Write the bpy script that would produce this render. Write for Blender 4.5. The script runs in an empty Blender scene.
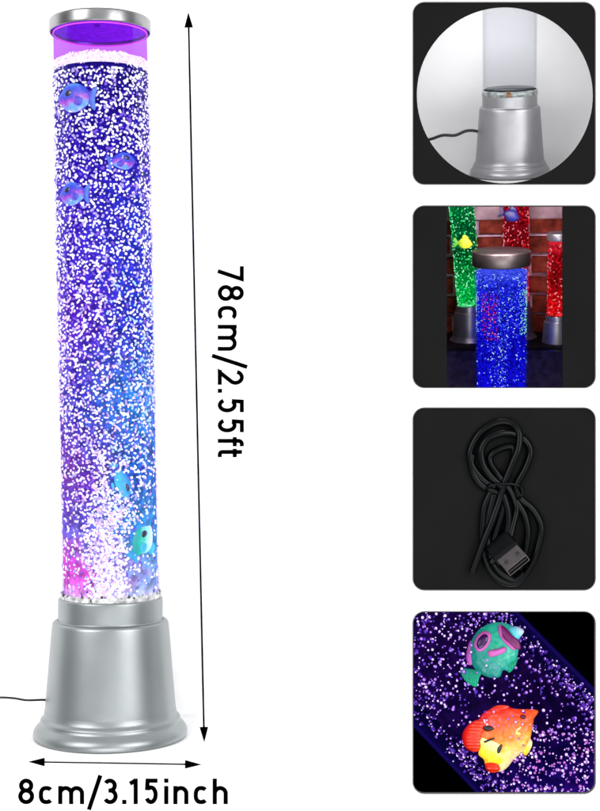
import bpy, bmesh, math, random
import numpy as np
from mathutils import Vector, Matrix
random.seed(7); rng = np.random.default_rng(11)
sc = bpy.context.scene
COL = sc.collection
PI = math.pi
D0 = 1.444                      # camera distance to the lamp axis (m)
YW = 0.10                       # front face of the display wall

def at(px, py, Y):              # photo pixel (600x811) -> point at depth Y
    k = (D0 + Y) / 1444.0
    return Vector(((px - 300) * k, Y, (405.5 - py) * k))

# ---------------------------------------------------------------- helpers
def tag(o, label=None, cat=None, group=None, kind=None):
    if label: o['label'] = label
    if cat: o['category'] = cat
    if group: o['group'] = group
    if kind: o['kind'] = kind
    return o

def link(o, parent=None):
    COL.objects.link(o)
    if parent is not None: o.parent = parent
    return o

def empty(name, M=None):
    o = bpy.data.objects.new(name, None); o.empty_display_size = .02
    COL.objects.link(o)
    if M is not None: o.matrix_world = M
    return o

def mesh(name, V, F, mats, parent=None, smooth=True, idx=None, loc=None):
    me = bpy.data.meshes.new(name)
    me.from_pydata([tuple(v) for v in V], [], F)
    for m in (mats if isinstance(mats, (list, tuple)) else [mats]): me.materials.append(m)
    me.polygons.foreach_set('use_smooth', [smooth] * len(me.polygons))
    if idx is not None: me.polygons.foreach_set('material_index', list(idx))
    me.update()
    o = bpy.data.objects.new(name, me)
    link(o, parent)
    if loc is not None: o.location = loc
    return o

def lathe(profile, n=96, closed=False):
    """profile [(r,z)] -> V,F, outward normals for profiles going up."""
    V, F = [], []
    for r, z in profile:
        for k in range(n):
            a = 2 * PI * k / n
            V.append((r * math.cos(a), r * math.sin(a), z))
    m = len(profile)
    for i in range(m if closed else m - 1):
        j = (i + 1) % m
        for k in range(n):
            l = (k + 1) % n
            F.append((i * n + k, i * n + l, j * n + l, j * n + k))
    return V, F

def smooth_profile(pts, sub=5):
    """Catmull-Rom through the profile, keeps end points; 'c' marks a hard corner."""
    return catmull(pts, False, sub)

def catmull(pts, closed=False, sub=6):
    P = [Vector(p) for p in pts]; n = len(P); out = []
    rngi = range(n if closed else n - 1)
    for i in rngi:
        p0 = P[(i - 1) % n] if (closed or i > 0) else P[0]
        p1 = P[i]; p2 = P[(i + 1) % n]
        p3 = P[(i + 2) % n] if (closed or i + 2 < n) else P[-1]
        for s in range(sub):
            t = s / sub
            out.append(.5 * ((2 * p1) + (p2 - p0) * t + (2 * p0 - 5 * p1 + 4 * p2 - p3) * t * t
                             + (3 * p1 - p0 - 3 * p2 + p3) * t ** 3))
    if not closed: out.append(P[-1])
    return out

def tube(pts, r, n=12, closed=False, caps=True):
    P = [Vector(p) for p in pts]; m = len(P); V, F = [], []
    up = Vector((0, -1, .05)).normalized(); prev = None
    for i in range(m):
        a = P[(i - 1) % m] if (closed or i) else P[0]
        b = P[(i + 1) % m] if (closed or i < m - 1) else P[-1]
        t = (b - a).normalized()
        nrm = (up if prev is None else prev); nrm = (nrm - t * nrm.dot(t))
        if nrm.length < 1e-6: nrm = t.orthogonal()
        nrm.normalize(); prev = nrm; bi = t.cross(nrm)
        rr = r[i] if hasattr(r, '__len__') else r
        for k in range(n):
            an = 2 * PI * k / n
            V.append(P[i] + (nrm * math.cos(an) + bi * math.sin(an)) * rr)
    for i in range(m if closed else m - 1):
        j = (i + 1) % m
        for k in range(n):
            l = (k + 1) % n
            F.append((i * n + k, i * n + l, j * n + l, j * n + k))
    if caps and not closed:
        F.append(tuple(range(n - 1, -1, -1))); F.append(tuple((m - 1) * n + k for k in range(n)))
    return V, F

def merge(*parts):
    V, F = [], []
    for v, f in parts:
        o = len(V); V += [tuple(q) for q in v]; F += [tuple(i + o for i in q) for q in f]
    return V, F

def box(c, s, M=None):
    V = []
    for x in (-1, 1):
        for y in (-1, 1):
            for z in (-1, 1):
                v = Vector((c[0] + x * s[0] / 2, c[1] + y * s[1] / 2, c[2] + z * s[2] / 2))
                V.append(M @ v if M else v)
    return V, [(0, 1, 3, 2), (4, 6, 7, 5), (0, 4, 5, 1), (2, 3, 7, 6), (0, 2, 6, 4), (1, 5, 7, 3)]

def bevel(o, w=.0006, seg=3):
    m = o.modifiers.new('bevel', 'BEVEL'); m.width = w; m.segments = seg; m.limit_method = 'ANGLE'
    return o

def rrect(x0, x1, z0, z1, r, n=10):
    P = []
    for cx, cz, a0 in ((x1 - r, z1 - r, 0), (x0 + r, z1 - r, 90), (x0 + r, z0 + r, 180), (x1 - r, z0 + r, 270)):
        for k in range(n + 1):
            a = math.radians(a0 + 90 * k / n); P.append((cx + r * math.cos(a), cz + r * math.sin(a)))
    return P

def plate(name, outer, holes, y0, y1, mat, parent=None):
    """flat sheet in the XZ plane with holes, thickness y0 (front) to y1 (back)"""
    bm = bmesh.new(); loops = []
    for L in [outer] + holes:
        vs = [bm.verts.new((x, y0, z)) for x, z in L]; loops.append(vs)
        for i in range(len(vs)): bm.edges.new((vs[i], vs[(i + 1) % len(vs)]))
    bmesh.ops.triangle_fill(bm, use_beauty=True, use_dissolve=False, edges=bm.edges[:], normal=(0, -1, 0))
    bm.verts.ensure_lookup_table(); bm.verts.index_update()
    V = [v.co.copy() for v in bm.verts]; F = []
    for f in bm.faces:
        f.normal_update()
        ids = [v.index for v in f.verts]
        if f.normal.y > 0: ids.reverse()
        F.append(tuple(ids))
    n = len(V); lo = [[v.index for v in L] for L in loops]; bm.free()
    V += [Vector((v.x, y1, v.z)) for v in V[:n]]
    F += [tuple(i + n for i in reversed(f)) for f in F[:]]
    for L in lo:
        for i in range(len(L)):
            a, b = L[i], L[(i + 1) % len(L)]
            F.append((a, b, b + n, a + n))
    return mesh(name, V, F, mat, parent, smooth=False)

# unit icosphere
def ico(sub):
    bm = bmesh.new(); bmesh.ops.create_icosphere(bm, subdivisions=sub, radius=1)
    V = np.array([v.co[:] for v in bm.verts]); F = np.array([[v.index for v in f.verts] for f in bm.faces]); bm.free()
    return V, F
ICO = {1: ico(1), 2: ico(2)}

def blobs(name, C, R, mi, mats, parent, sub=2):
    """many small spheres (C centres, R radii (n,) or (n,3), mi material slots) as one mesh"""
    V0, F0 = ICO[sub]; C = np.asarray(C, float); R = np.asarray(R, float); n = len(C)
    if R.ndim == 1: R = np.repeat(R[:, None], 3, 1)
    V = (V0[None] * R[:, None, :] + C[:, None, :]).reshape(-1, 3)
    F = (F0[None] + (np.arange(n) * len(V0))[:, None, None]).reshape(-1, 3)
    me = bpy.data.meshes.new(name)
    me.vertices.add(len(V)); me.vertices.foreach_set('co', V.ravel())
    me.loops.add(F.size); me.loops.foreach_set('vertex_index', F.ravel().astype(np.int32))
    me.polygons.add(len(F)); me.polygons.foreach_set('loop_start', np.arange(0, F.size, 3, dtype=np.int32))
    me.polygons.foreach_set('loop_total', np.full(len(F), 3, dtype=np.int32))
    for m in mats: me.materials.append(m)
    me.polygons.foreach_set('material_index', np.repeat(np.asarray(mi, np.int32), len(F0)))
    me.polygons.foreach_set('use_smooth', np.ones(len(F), bool))
    me.update(calc_edges=True); me.validate()
    o = bpy.data.objects.new(name, me); link(o, parent)
    return o

# ---------------------------------------------------------------- materials
def lin(c):
    return tuple(((v / 255) / 12.92 if v / 255 <= .04045 else ((v / 255 + .055) / 1.055) ** 2.4) for v in c) + (1,)

def newmat(name):
    m = bpy.data.materials.new(name); m.use_nodes = True
    nt = m.node_tree; nt.nodes.clear()
    out = nt.nodes.new('ShaderNodeOutputMaterial')
    return m, nt, out

def nd(nt, t, **kw):
    n = nt.nodes.new(t)
    for k, v in kw.items():
        if hasattr(n, k): setattr(n, k, v)
        else: n.inputs[k].default_value = v
    return n

def pbr(name, col, rough=.5, metal=0, spec=.5, var=.0, vscale=60, bump=0, bscale=800, coat=0, rvar=0):
    m, nt, out = newmat(name)
    b = nd(nt, 'ShaderNodeBsdfPrincipled'); b.inputs['Roughness'].default_value = rough
    b.inputs['Metallic'].default_value = metal; b.inputs['Specular IOR Level'].default_value = spec
    b.inputs['Coat Weight'].default_value = coat
    nt.links.new(b.outputs[0], out.inputs[0])
    tc = nd(nt, 'ShaderNodeTexCoord')
    c = tuple(col[:3]) + (1,)
    nz = nd(nt, 'ShaderNodeTexNoise'); nz.inputs['Scale'].default_value = vscale; nz.inputs['Detail'].default_value = 4
    nt.links.new(tc.outputs['Object'], nz.inputs['Vector'])
    mr = nd(nt, 'ShaderNodeMapRange'); mr.inputs['To Min'].default_value = 1 - var; mr.inputs['To Max'].default_value = 1 + var
    mr.inputs['From Min'].default_value = .3; mr.inputs['From Max'].default_value = .7
    nt.links.new(nz.outputs['Fac'], mr.inputs['Value'])
    mx = nd(nt, 'ShaderNodeMix', data_type='RGBA', blend_type='MULTIPLY'); mx.inputs[0].default_value = 1
    mx.inputs[6].default_value = c
    nt.links.new(mr.outputs[0], mx.inputs[7]); nt.links.new(mx.outputs[2], b.inputs['Base Color'])
    if rvar:
        m2 = nd(nt, 'ShaderNodeMapRange'); m2.inputs['To Min'].default_value = rough - rvar; m2.inputs['To Max'].default_value = rough + rvar
        nt.links.new(nz.outputs['Fac'], m2.inputs['Value']); nt.links.new(m2.outputs[0], b.inputs['Roughness'])
    if bump:
        n2 = nd(nt, 'ShaderNodeTexNoise'); n2.inputs['Scale'].default_value = bscale; n2.inputs['Detail'].default_value = 3
        nt.links.new(tc.outputs['Object'], n2.inputs['Vector'])
        bp = nd(nt, 'ShaderNodeBump'); bp.inputs['Strength'].default_value = bump; bp.inputs['Distance'].default_value = .0005
        nt.links.new(n2.outputs['Fac'], bp.inputs['Height']); nt.links.new(bp.outputs[0], b.inputs['Normal'])
    return m

def glow(name, rgb, s=1.0):
    m, nt, out = newmat(name)
    e = nd(nt, 'ShaderNodeEmission'); e.inputs[0].default_value = lin(rgb); e.inputs[1].default_value = s
    nt.links.new(e.outputs[0], out.inputs[0]); return m

def ramp(nt, stops, src):
    r = nd(nt, 'ShaderNodeValToRGB'); el = r.color_ramp.elements
    el[0].position = stops[0][0]; el[0].color = lin(stops[0][1])
    el[1].position = stops[-1][0]; el[1].color = lin(stops[-1][1])
    for p, c in stops[1:-1]:
        e = el.new(p); e.color = lin(c)
    nt.links.new(src, r.inputs[0]); return r

def water_mat(name, left, right, h, rad, s=1.0, nscale=45, lo=.55, hi=1.25):
    """light-giving water: lit by coloured diodes from below, colours swirl with height and side"""
    m, nt, out = newmat(name)
    tc = nd(nt, 'ShaderNodeTexCoord'); sp = nd(nt, 'ShaderNodeSeparateXYZ'); nt.links.new(tc.outputs['Object'], sp.inputs[0])
    nz = nd(nt, 'ShaderNodeTexNoise'); nz.inputs['Scale'].default_value = nscale; nz.inputs['Detail'].default_value = 3
    nz.inputs['Distortion'].default_value = 1.2
    mp = nd(nt, 'ShaderNodeMapping'); mp.inputs['Scale'].default_value = (1, 1, 1.6)
    nt.links.new(tc.outputs['Object'], mp.inputs[0]); nt.links.new(mp.outputs[0], nz.inputs['Vector'])
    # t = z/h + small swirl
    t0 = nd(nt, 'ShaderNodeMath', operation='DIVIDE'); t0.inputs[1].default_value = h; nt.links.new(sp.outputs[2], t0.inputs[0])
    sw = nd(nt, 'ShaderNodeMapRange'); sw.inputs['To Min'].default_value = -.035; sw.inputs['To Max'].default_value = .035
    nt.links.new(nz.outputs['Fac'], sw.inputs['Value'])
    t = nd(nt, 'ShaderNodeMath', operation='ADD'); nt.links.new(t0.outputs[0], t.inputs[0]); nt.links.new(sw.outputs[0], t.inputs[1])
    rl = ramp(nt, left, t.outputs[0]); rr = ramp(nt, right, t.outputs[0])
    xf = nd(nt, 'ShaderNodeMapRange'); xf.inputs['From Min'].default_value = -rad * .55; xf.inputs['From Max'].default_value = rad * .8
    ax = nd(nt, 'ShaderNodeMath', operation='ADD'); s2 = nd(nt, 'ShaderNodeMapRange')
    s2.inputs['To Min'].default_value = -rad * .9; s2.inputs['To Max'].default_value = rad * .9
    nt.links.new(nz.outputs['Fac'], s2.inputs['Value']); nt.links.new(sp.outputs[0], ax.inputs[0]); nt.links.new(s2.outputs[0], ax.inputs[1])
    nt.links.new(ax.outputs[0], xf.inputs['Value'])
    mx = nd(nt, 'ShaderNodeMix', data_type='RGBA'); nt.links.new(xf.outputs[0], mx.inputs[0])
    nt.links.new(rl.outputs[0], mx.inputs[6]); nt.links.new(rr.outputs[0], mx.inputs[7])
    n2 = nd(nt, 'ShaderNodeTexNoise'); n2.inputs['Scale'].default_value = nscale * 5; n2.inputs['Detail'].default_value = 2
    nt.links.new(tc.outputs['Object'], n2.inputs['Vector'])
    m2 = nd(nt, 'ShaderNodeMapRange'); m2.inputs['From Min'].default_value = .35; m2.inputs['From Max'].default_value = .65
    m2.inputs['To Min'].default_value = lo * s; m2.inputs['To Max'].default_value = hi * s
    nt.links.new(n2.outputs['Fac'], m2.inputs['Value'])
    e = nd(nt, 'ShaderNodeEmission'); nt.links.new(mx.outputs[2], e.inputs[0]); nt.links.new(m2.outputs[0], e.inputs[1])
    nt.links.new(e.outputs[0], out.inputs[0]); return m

def acrylic(name, tint=(.93, .9, 1), gloss=.05, rough=.03, emis=None, vol=None):
    """thin clear acrylic wall: transmits straight through, a little fresnel sheen, optional light carried by the wall"""
    m, nt, out = newmat(name)
    tr = nd(nt, 'ShaderNodeBsdfTransparent'); tr.inputs[0].default_value = tuple(tint) + (1,)
    gl = nd(nt, 'ShaderNodeBsdfGlossy'); gl.inputs['Roughness'].default_value = rough
    fr = nd(nt, 'ShaderNodeFresnel'); fr.inputs[0].default_value = 1.35
    mu = nd(nt, 'ShaderNodeMath', operation='MULTIPLY'); mu.inputs[1].default_value = gloss; mu.use_clamp = True
    nt.links.new(fr.outputs[0], mu.inputs[0])
    mx = nd(nt, 'ShaderNodeMixShader'); nt.links.new(mu.outputs[0], mx.inputs[0])
    nt.links.new(tr.outputs[0], mx.inputs[1]); nt.links.new(gl.outputs[0], mx.inputs[2])
    last = mx.outputs[0]
    if emis:
        e = nd(nt, 'ShaderNodeEmission'); e.inputs[0].default_value = lin(emis[0]); e.inputs[1].default_value = emis[1]
        ad = nd(nt, 'ShaderNodeAddShader'); nt.links.new(last, ad.inputs[0]); nt.links.new(e.outputs[0], ad.inputs[1]); last = ad.outputs[0]
    nt.links.new(last, out.inputs[0])
    if vol:
        e = nd(nt, 'ShaderNodeEmission'); e.inputs[0].default_value = lin(vol[0]); e.inputs[1].default_value = vol[1]
        nt.links.new(e.outputs[0], out.inputs[1])
    return m

M = {}
M['white_wall'] = pbr('white_painted_wall', (.9, .9, .9), .9, spec=0, var=.01)
M['ink'] = pbr('black_print', (.0004, .0004, .0004), 1, spec=0)
M['panel'] = pbr('matt_black_card', (.0085, .0085, .0085), 1, spec=0, var=.06, vscale=25)
M['panel_dark'] = pbr('black_card_inside', (.0015, .0012, .002), 1, spec=0)
M['rim'] = pbr('grey_edge', (.12, .12, .12), .6, spec=.2)
M['silver'] = pbr('satin_silver_paint', (.25, .27, .275), .33, metal=.85, var=.07, vscale=18, bump=.22, bscale=2200, rvar=.04)
M['chrome'] = pbr('brushed_silver', (.27, .27, .275), .3, metal=1, var=.3, vscale=30, rvar=.05)
M['cord'] = pbr('black_rubber_cord', (.006, .006, .007), .45, spec=.35)
M['cable'] = pbr('black_pvc_cable', (.0006, .0012, .0014), .25, spec=.12, var=.2, vscale=80)
M['steel'] = pbr('plug_steel', (.11, .10, .095), .32, metal=1, var=.15, vscale=300)
M['inside_black'] = pbr('plug_insert', (.004, .004, .004), .6)
M['bg'] = pbr('pale_grey_sweep', (.60, .595, .60), .95, spec=0, var=.01)
M['brass'] = pbr('brass_nozzle', (.16, .08, .03), .4, metal=.9)
M['dark_plug'] = pbr('dark_seal', (.02, .025, .03), .3)
M['W'] = glow('bubble_white', (255, 250, 255), 1.25)
M['L'] = glow('bubble_lavender', (205, 190, 255), 1.0)
M['V'] = glow('bubble_violet', (150, 110, 245), .9)
M['C'] = glow('bubble_cyan', (195, 235, 255), 1.1)
M['P'] = glow('bubble_pink', (255, 212, 250), 1.15)

# ---------------------------------------------------------------- writing
def ribbon(P, t, closed=False):
    P = [Vector(p) for p in P]; n = len(P); L, R = [], []
    for i in range(n):
        a = P[(i - 1) % n] if (closed or i) else None
        b = P[(i + 1) % n] if (closed or i < n - 1) else None
        d1 = (P[i] - a).normalized() if a is not None else None
        d2 = (b - P[i]).normalized() if b is not None else None
        if d1 is None: d1 = d2
        if d2 is None: d2 = d1
        n1 = Vector((-d1.y, d1.x)); n2 = Vector((-d2.y, d2.x)); m = n1 + n2
        if m.length < 1e-4: m = n1
        m.normalize(); k = t / 2 / max(.35, m.dot(n1))
        L.append(P[i] + m * k); R.append(P[i] - m * k)
    return L, R

def arc(cx, cy, rx, ry, a0, a1, n=18):
    return [(cx + rx * math.cos(math.radians(a0 + (a1 - a0) * k / n)), cy + ry * math.sin(math.radians(a0 + (a1 - a0) * k / n))) for k in range(n + 1)]

def glyph(ch, x0, x1, H, X, t):
    L, R, B, T, xt = x0 + t / 2, x1 - t / 2, t / 2, H - t / 2, X - t / 2
    w = R - L; cx = (L + R) / 2; S = []
    if ch == '7': S = [([(x0, T), (R + .15 * t, T), (x0 + (x1 - x0) * .34, 0)], 0)]
    elif ch == '8':
        h = T - B; rl = h * .27; ru = h * .23
        S = [(arc(cx, B + rl, w / 2, rl, 0, 360, 32)[:-1], 1), (arc(cx, T - ru, w * .43, ru, 0, 360, 32)[:-1], 1)]
    elif ch == 'c': 
        S = [([(cx + w * .04 + w * .54 * math.copysign(abs(math.cos(a)) ** .8, math.cos(a)), (B + xt) / 2 + (xt - B) / 2 * math.copysign(abs(math.sin(a)) ** .8, math.sin(a)))
               for a in [math.radians(44 + 272 * k / 34) for k in range(35)]], 0)]
    elif ch in 'nmh':
        st = [L, R] if ch != 'm' else [L, cx, R]
        S = [([(L, 0), (L, H if ch == 'h' else X)], 0)]
        for a, b in zip(st[:-1], st[1:]):
            r = (b - a) / 2; ry = min(r * 1.0, xt * .5)
            S.append(([(b, 0), (b, xt - ry)] + arc((a + b) / 2, xt - ry, r, ry, 0, 165, 16)[1:], 0))
    elif ch == '/': S = [([(L, -.22 * H), (R, H * 1.13)], 0)]
    elif ch == '.': S = [([((x0 + x1) / 2, 0), ((x0 + x1) / 2, t * 1.05)], 0)]
    elif ch == '2':
        r = w * .5; ry = H * .245
        a = arc(cx, T - ry, r, ry, 165, -38, 20)
        S = [(a + [(L + .05 * w, B + .0), (L + .06 * w, B)], 0), ([(x0, B), (x1, B)], 0)]
    elif ch == '5':
        ry = H * .285; cy = B + ry
        S = [([(x1 - .2, T), (L + .12 * w, T), (L + .06 * w, cy + ry * .62)] , 0), (arc(cx - .02 * w, cy, w * .52, ry, 132, -150, 26), 0)]
    elif ch == '3':
        h = T - B; rl = h * .27; ru = h * .23
        S = [(arc(cx - .03 * w, B + rl, w * .53, rl, -150, 92, 24), 0), (arc(cx - .05 * w, T - ru, w * .47, ru, 150, -92, 24), 0), ([(cx - .2 * w, B + 2 * rl), (cx + .05 * w, B + 2 * rl)], 0)]
    elif ch == '1': S = [([(R, 0), (R, H)], 0), ([(x0, H * .8), (R, H - t * .45)], 0)]
    elif ch == 'i': S = [([(cx, 0), (cx, X)], 0), ([(cx, H - t), (cx, H)], 0)]
    elif ch == 'f':
        sx = x0 + (x1 - x0) * .42
        S = [([(sx, 0), (sx, T - w * .55)] + arc(sx + w * .6, T - w * .55, w * .6, w * .55, 180, 95, 10)[1:] + [(x1, T)], 0), ([(x0, xt), (x1, xt)], 0)]
    elif ch == 't':
        sx = x0 + (x1 - x0) * .38
        S = [([(sx, H * .93), (sx, B + w * .55)] + arc(sx + w * .6, B + w * .55, w * .6, w * .55, 180, 265, 10)[1:] + [(x1, B)], 0), ([(x0, xt), (x1, xt)], 0)]
    return S

def solid_strokes(name, strokes, t, f, parent):
    """strokes in text space, f maps (u,v)->photo pixel; 0.6 mm raised print on the wall"""
    V, F = [], []
    for q, (P, cl) in enumerate(strokes):
        L, R = ribbon(P, t, cl); n = len(L); o = len(V)
        for yy in (YW - .0006 - .00003 * q, YW - .00005):
            for A in (L, R):
                for p in A: V.append(at(*f(p.x, p.y), yy))
        for i in range(n if cl else n - 1):
            j = (i + 1) % n
            F += [(o + i, o + j, o + n + j, o + n + i), (o + 2 * n + i, o + 3 * n + i, o + 3 * n + j, o + 2 * n + j),
                  (o + i, o + 2 * n + i, o + 2 * n + j, o + j), (o + n + i, o + n + j, o + 3 * n + j, o + 3 * n + i)]
        if not cl:
            F += [(o, o + n, o + 3 * n, o + 2 * n), (o + n - 1, o + 3 * n - 1, o + 4 * n - 1, o + 2 * n - 1)]
    c = sum(V, Vector()) / len(V)
    return mesh(name, [v - c for v in V], F, M['ink'], parent, False, loc=c)

txt = tag(empty('dimension_lettering'), 'black lettering 8cm/3.15inch running across the white wall under the lamp', 'lettering')
for ch, a, b in (('8', 18, 34), ('c', 38.6, 53), ('m', 58, 84), ('/', 86.6, 102.4), ('3', 103, 117.6), ('.', 122.2, 126.2), ('1', 129.8, 137.7),
                 ('5', 144.3, 157.7), ('i', 164.3, 168.1), ('n', 173.2, 188.4), ('c', 193.6, 207.8), ('h', 212.6, 227.8)):
    solid_strokes('letter', glyph(ch, a, b, 25.6, 18.2, 4.25), 4.25, lambda u, v: (u, 804.2 - v), txt)
txt = tag(empty('dimension_lettering'), 'black lettering 78cm/2.55ft reading downwards beside the tall arrow', 'lettering')
for ch, a, b in (('7', 266.2, 280.5), ('8', 285, 301), ('c', 305.9, 320.2), ('m', 324.8, 350.8), ('/', 353.6, 369), ('2', 369.8, 384.8), ('.', 388.8, 392.8),
                 ('5', 398.4, 412.4), ('5', 418.6, 432.4), ('f', 437, 446.3), ('t', 448.8, 457.2)):
    solid_strokes('letter', glyph(ch, a, b, 26, 18.9, 3.95), 3.95, lambda u, v: (217.8 + v, u), txt)

def arrow(label, a, b, head, hw, lw):
    r = tag(empty('dimension_arrow'), label, 'arrow')
    A, B = Vector(a), Vector(b); d = (B - A).normalized(); n = Vector((-d.y, d.x))
    solid_strokes('arrow_line', [([A + d * head * .8, B - d * head * .8], 0)], lw, lambda u, v: (u, v), r)
    for T, s in ((A, 1), (B, -1)):
        P = [T, T + d * s * head + n * hw, T + d * s * head - n * hw]
        V = [at(p.x, p.y, YW - .0007) for p in P] + [at(p.x, p.y, YW - .00005) for p in P]
        mesh('arrow_head', V, [(0, 1, 2), (3, 5, 4), (0, 3, 4, 1), (1, 4, 5, 2), (2, 5, 3, 0)], M['ink'], r, False)
arrow('tall thin black double arrow standing between the big lamp and its height lettering', (188.3, 12), (204.2, 742.5), 15.5, 4.3, 1.7)
arrow('short thin black double arrow lying under the big lamp base', (28, 761.8), (201.5, 764.6), 16.5, 4.3, 1.4)

# ---------------------------------------------------------------- setting: wall, shelf
PAN = {1: (412.5, 596, 1.8, 185), 2: (412.5, 596, 205.3, 388.3), 3: (412.5, 596, 407.3, 590.6), 4: (412.5, 596, 611, 794)}
def prect(p, g=0, r=12):
    x0, x1, y0, y1 = p
    a, b = at(x0 - g, y0 - g, YW), at(x1 + g, y1 + g, YW)
    return rrect(a.x, b.x, b.z, a.z, (r + g) * .00107)
wall = plate('wall', [(-1.6, -1.3), (1.6, -1.3), (1.6, 1.3), (-1.6, 1.3)], [prect(PAN[k]) for k in PAN], YW, YW + .003, M['white_wall'])
tag(wall, kind='structure')
# half-round white shelf that carries the lamp
ZB = -.3305                      # shelf top
sx = -.19
P = [(sx - .08, YW - .0004), (sx - .08, 0)] + [(sx + .0795 * math.cos(math.radians(a)), .0795 * math.sin(math.radians(a))) for a in range(183, 358, 5)] + [(sx + .08, 0), (sx + .08, YW - .0004)]
n = len(P); V = [(x, y, ZB) for x, y in P] + [(x, y, ZB - .003) for x, y in P]
F = [tuple(range(n)), tuple(range(2 * n - 1, n - 1, -1))] + [(i, i + n, (i + 1) % n + n, (i + 1) % n) for i in range(n)]
tag(mesh('shelf', V, F, M['white_wall'], None, False), 'thin white shelf with rounded front under the big lamp', 'shelf')

# ---------------------------------------------------------------- lamp parts
def base_parts(root, s=1.0, zs=None, n=128, sl=None):
    """stepped silver base, heights measured from its bottom (s = 1 is the big lamp)"""
    sl = sl or M['silver']; k = .001 * s; h = .001 * (zs or s)
    prof = [(0, 0), (74, 0), (76, 1.2), (76.6, 4), (76.4, 7), (75, 10), (72, 13.5), (70.4, 15.3), (69.6, 17.2), (69.4, 19), (68.3, 20.6), (66.6, 22.5), (65.7, 25), (65.2, 28)]
    P = catmull([(a, b) for a, b in prof[2:]], False, 4)
    V, F = lathe([(0.001, 0), (74 * k, 0)] + [(p.x * k, p.y * h) for p in P], n)
    mesh('foot_ring', V, F, sl, root)
    prof = [(65.1, 27.5), (64.6, 34), (63.5, 46), (61.4, 70), (59.6, 92), (58.4, 106), (57.9, 111), (57.5, 113.6), (56.6, 115.3), (55, 116.3), (53.4, 116.6), (52.6, 117.2)]
    P = catmull(prof, False, 4)
    V, F = lathe([(p.x * k, p.y * h) for p in P], n)
    mesh('body', V, F, sl, root)
    prof = [(52.5, 116.4), (52.0, 117.3), (51.9, 119), (51.9, 128), (51.8, 136), (51.5, 138), (50.6, 138.9), (49.4, 139)]
    V, F = lathe([(p.x * k, p.y * h) for p in catmull(prof, False, 4)], n)
    mesh('collar', V, F, sl, root)

def cyl_shell(name, r0, r1, z0, z1, mat, parent, n=96):
    V, F = lathe([(r0, z0), (r1, z0), (r1, z1), (r0, z1)], n, True)
    return mesh(name, V, F, mat, parent, True)

def chains(n_try, rad, h, z0, dens, rmin, rmax, pitch, side_pow=.55, chain=True, rin=0, front_only=False):
    """scatter bubbles over the outer layer of the water with a minimum pitch; worm-like pairs and triples"""
    cell = pitch; grid = {}; C, R, U = [], [], []
    circ = 2 * PI * rad
    for _ in range(n_try):
        th = random.uniform(0, 2 * PI); z = random.uniform(0, h)
        x = math.cos(th)          # -1 left .. 1 right as seen from the front
        if random.random() > (abs(math.sin(th)) ** side_pow): continue
        if random.random() > dens(x, z / h): continue
        u = th * rad; key = (int(u / cell), int(z / cell)); ok = True
        for a in (-1, 0, 1):
            for b in (-1, 0, 1):
                for (u2, z2) in grid.get((key[0] + a, key[1] + b), ()):
                    if (u - u2) ** 2 + (z - z2) ** 2 < pitch * pitch: ok = False; break
                if not ok: break
            if not ok: break
        if not ok: continue
        grid.setdefault(key, []).append((u, z))
        m = 1 if not chain else random.choices((1, 2, 3, 4, 5), (.30, .30, .22, .12, .06))[0]
        an = random.uniform(-.9, 1.5); r = random.uniform(rmin, rmax); cu, cz = u, z; grp = random.random()
        for q in range(m):
            rr = r * random.uniform(.7, 1.05); t2 = cu / rad
            rd = rad if not rin else random.uniform(rin, rad)
            C.append((rd * math.cos(t2), rd * math.sin(t2), z0 + min(max(cz, rr), h - rr))); R.append(rr); U.append(grp)
            an += random.gauss(0, .85); cu += math.cos(an) * rr * 1.3; cz += math.sin(an) * rr * 1.3
    return np.array(C), np.array(R), np.array(U)

def leaned(o, M4):
    o.matrix_local = M4
    return o

# ---------------------------------------------------------------- the big lamp
lamp = empty('bubble_lamp', Matrix.Translation((-.1895, 0, ZB)))
tag(lamp, 'tall bubble lamp glowing blue and violet on its silver base, the largest of all', 'lamp')
base_parts(lamp)
lean = Matrix.Translation((.0006, 0, .139)) @ Matrix.Rotation(-math.radians(1.12), 4, 'Y')
HW = .5245                       # water height
RW, RT = .0466, .0487
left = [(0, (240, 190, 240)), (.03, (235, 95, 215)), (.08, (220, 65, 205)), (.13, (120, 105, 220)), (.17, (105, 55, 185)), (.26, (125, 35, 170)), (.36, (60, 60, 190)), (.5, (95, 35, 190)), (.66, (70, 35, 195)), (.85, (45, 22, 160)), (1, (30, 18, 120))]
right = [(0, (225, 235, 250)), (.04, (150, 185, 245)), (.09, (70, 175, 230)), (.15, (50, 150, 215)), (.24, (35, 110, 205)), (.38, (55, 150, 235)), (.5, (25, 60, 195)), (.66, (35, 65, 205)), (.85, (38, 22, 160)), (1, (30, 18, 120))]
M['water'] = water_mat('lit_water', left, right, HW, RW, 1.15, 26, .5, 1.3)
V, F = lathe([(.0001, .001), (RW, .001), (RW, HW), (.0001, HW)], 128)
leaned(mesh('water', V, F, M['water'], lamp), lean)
# bubbles
def dens(x, t):
    if t > .36: return 1
    half = .34 + 1.5 * max(0, t - .02) ** .75
    e = (half - abs(x - .05)) / .22
    return min(1, max(.13 if t > .05 else .06, e))
C, R, U = chains(60000, RW, HW - .004, 0, dens, .00092, .0015, .0032)
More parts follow.
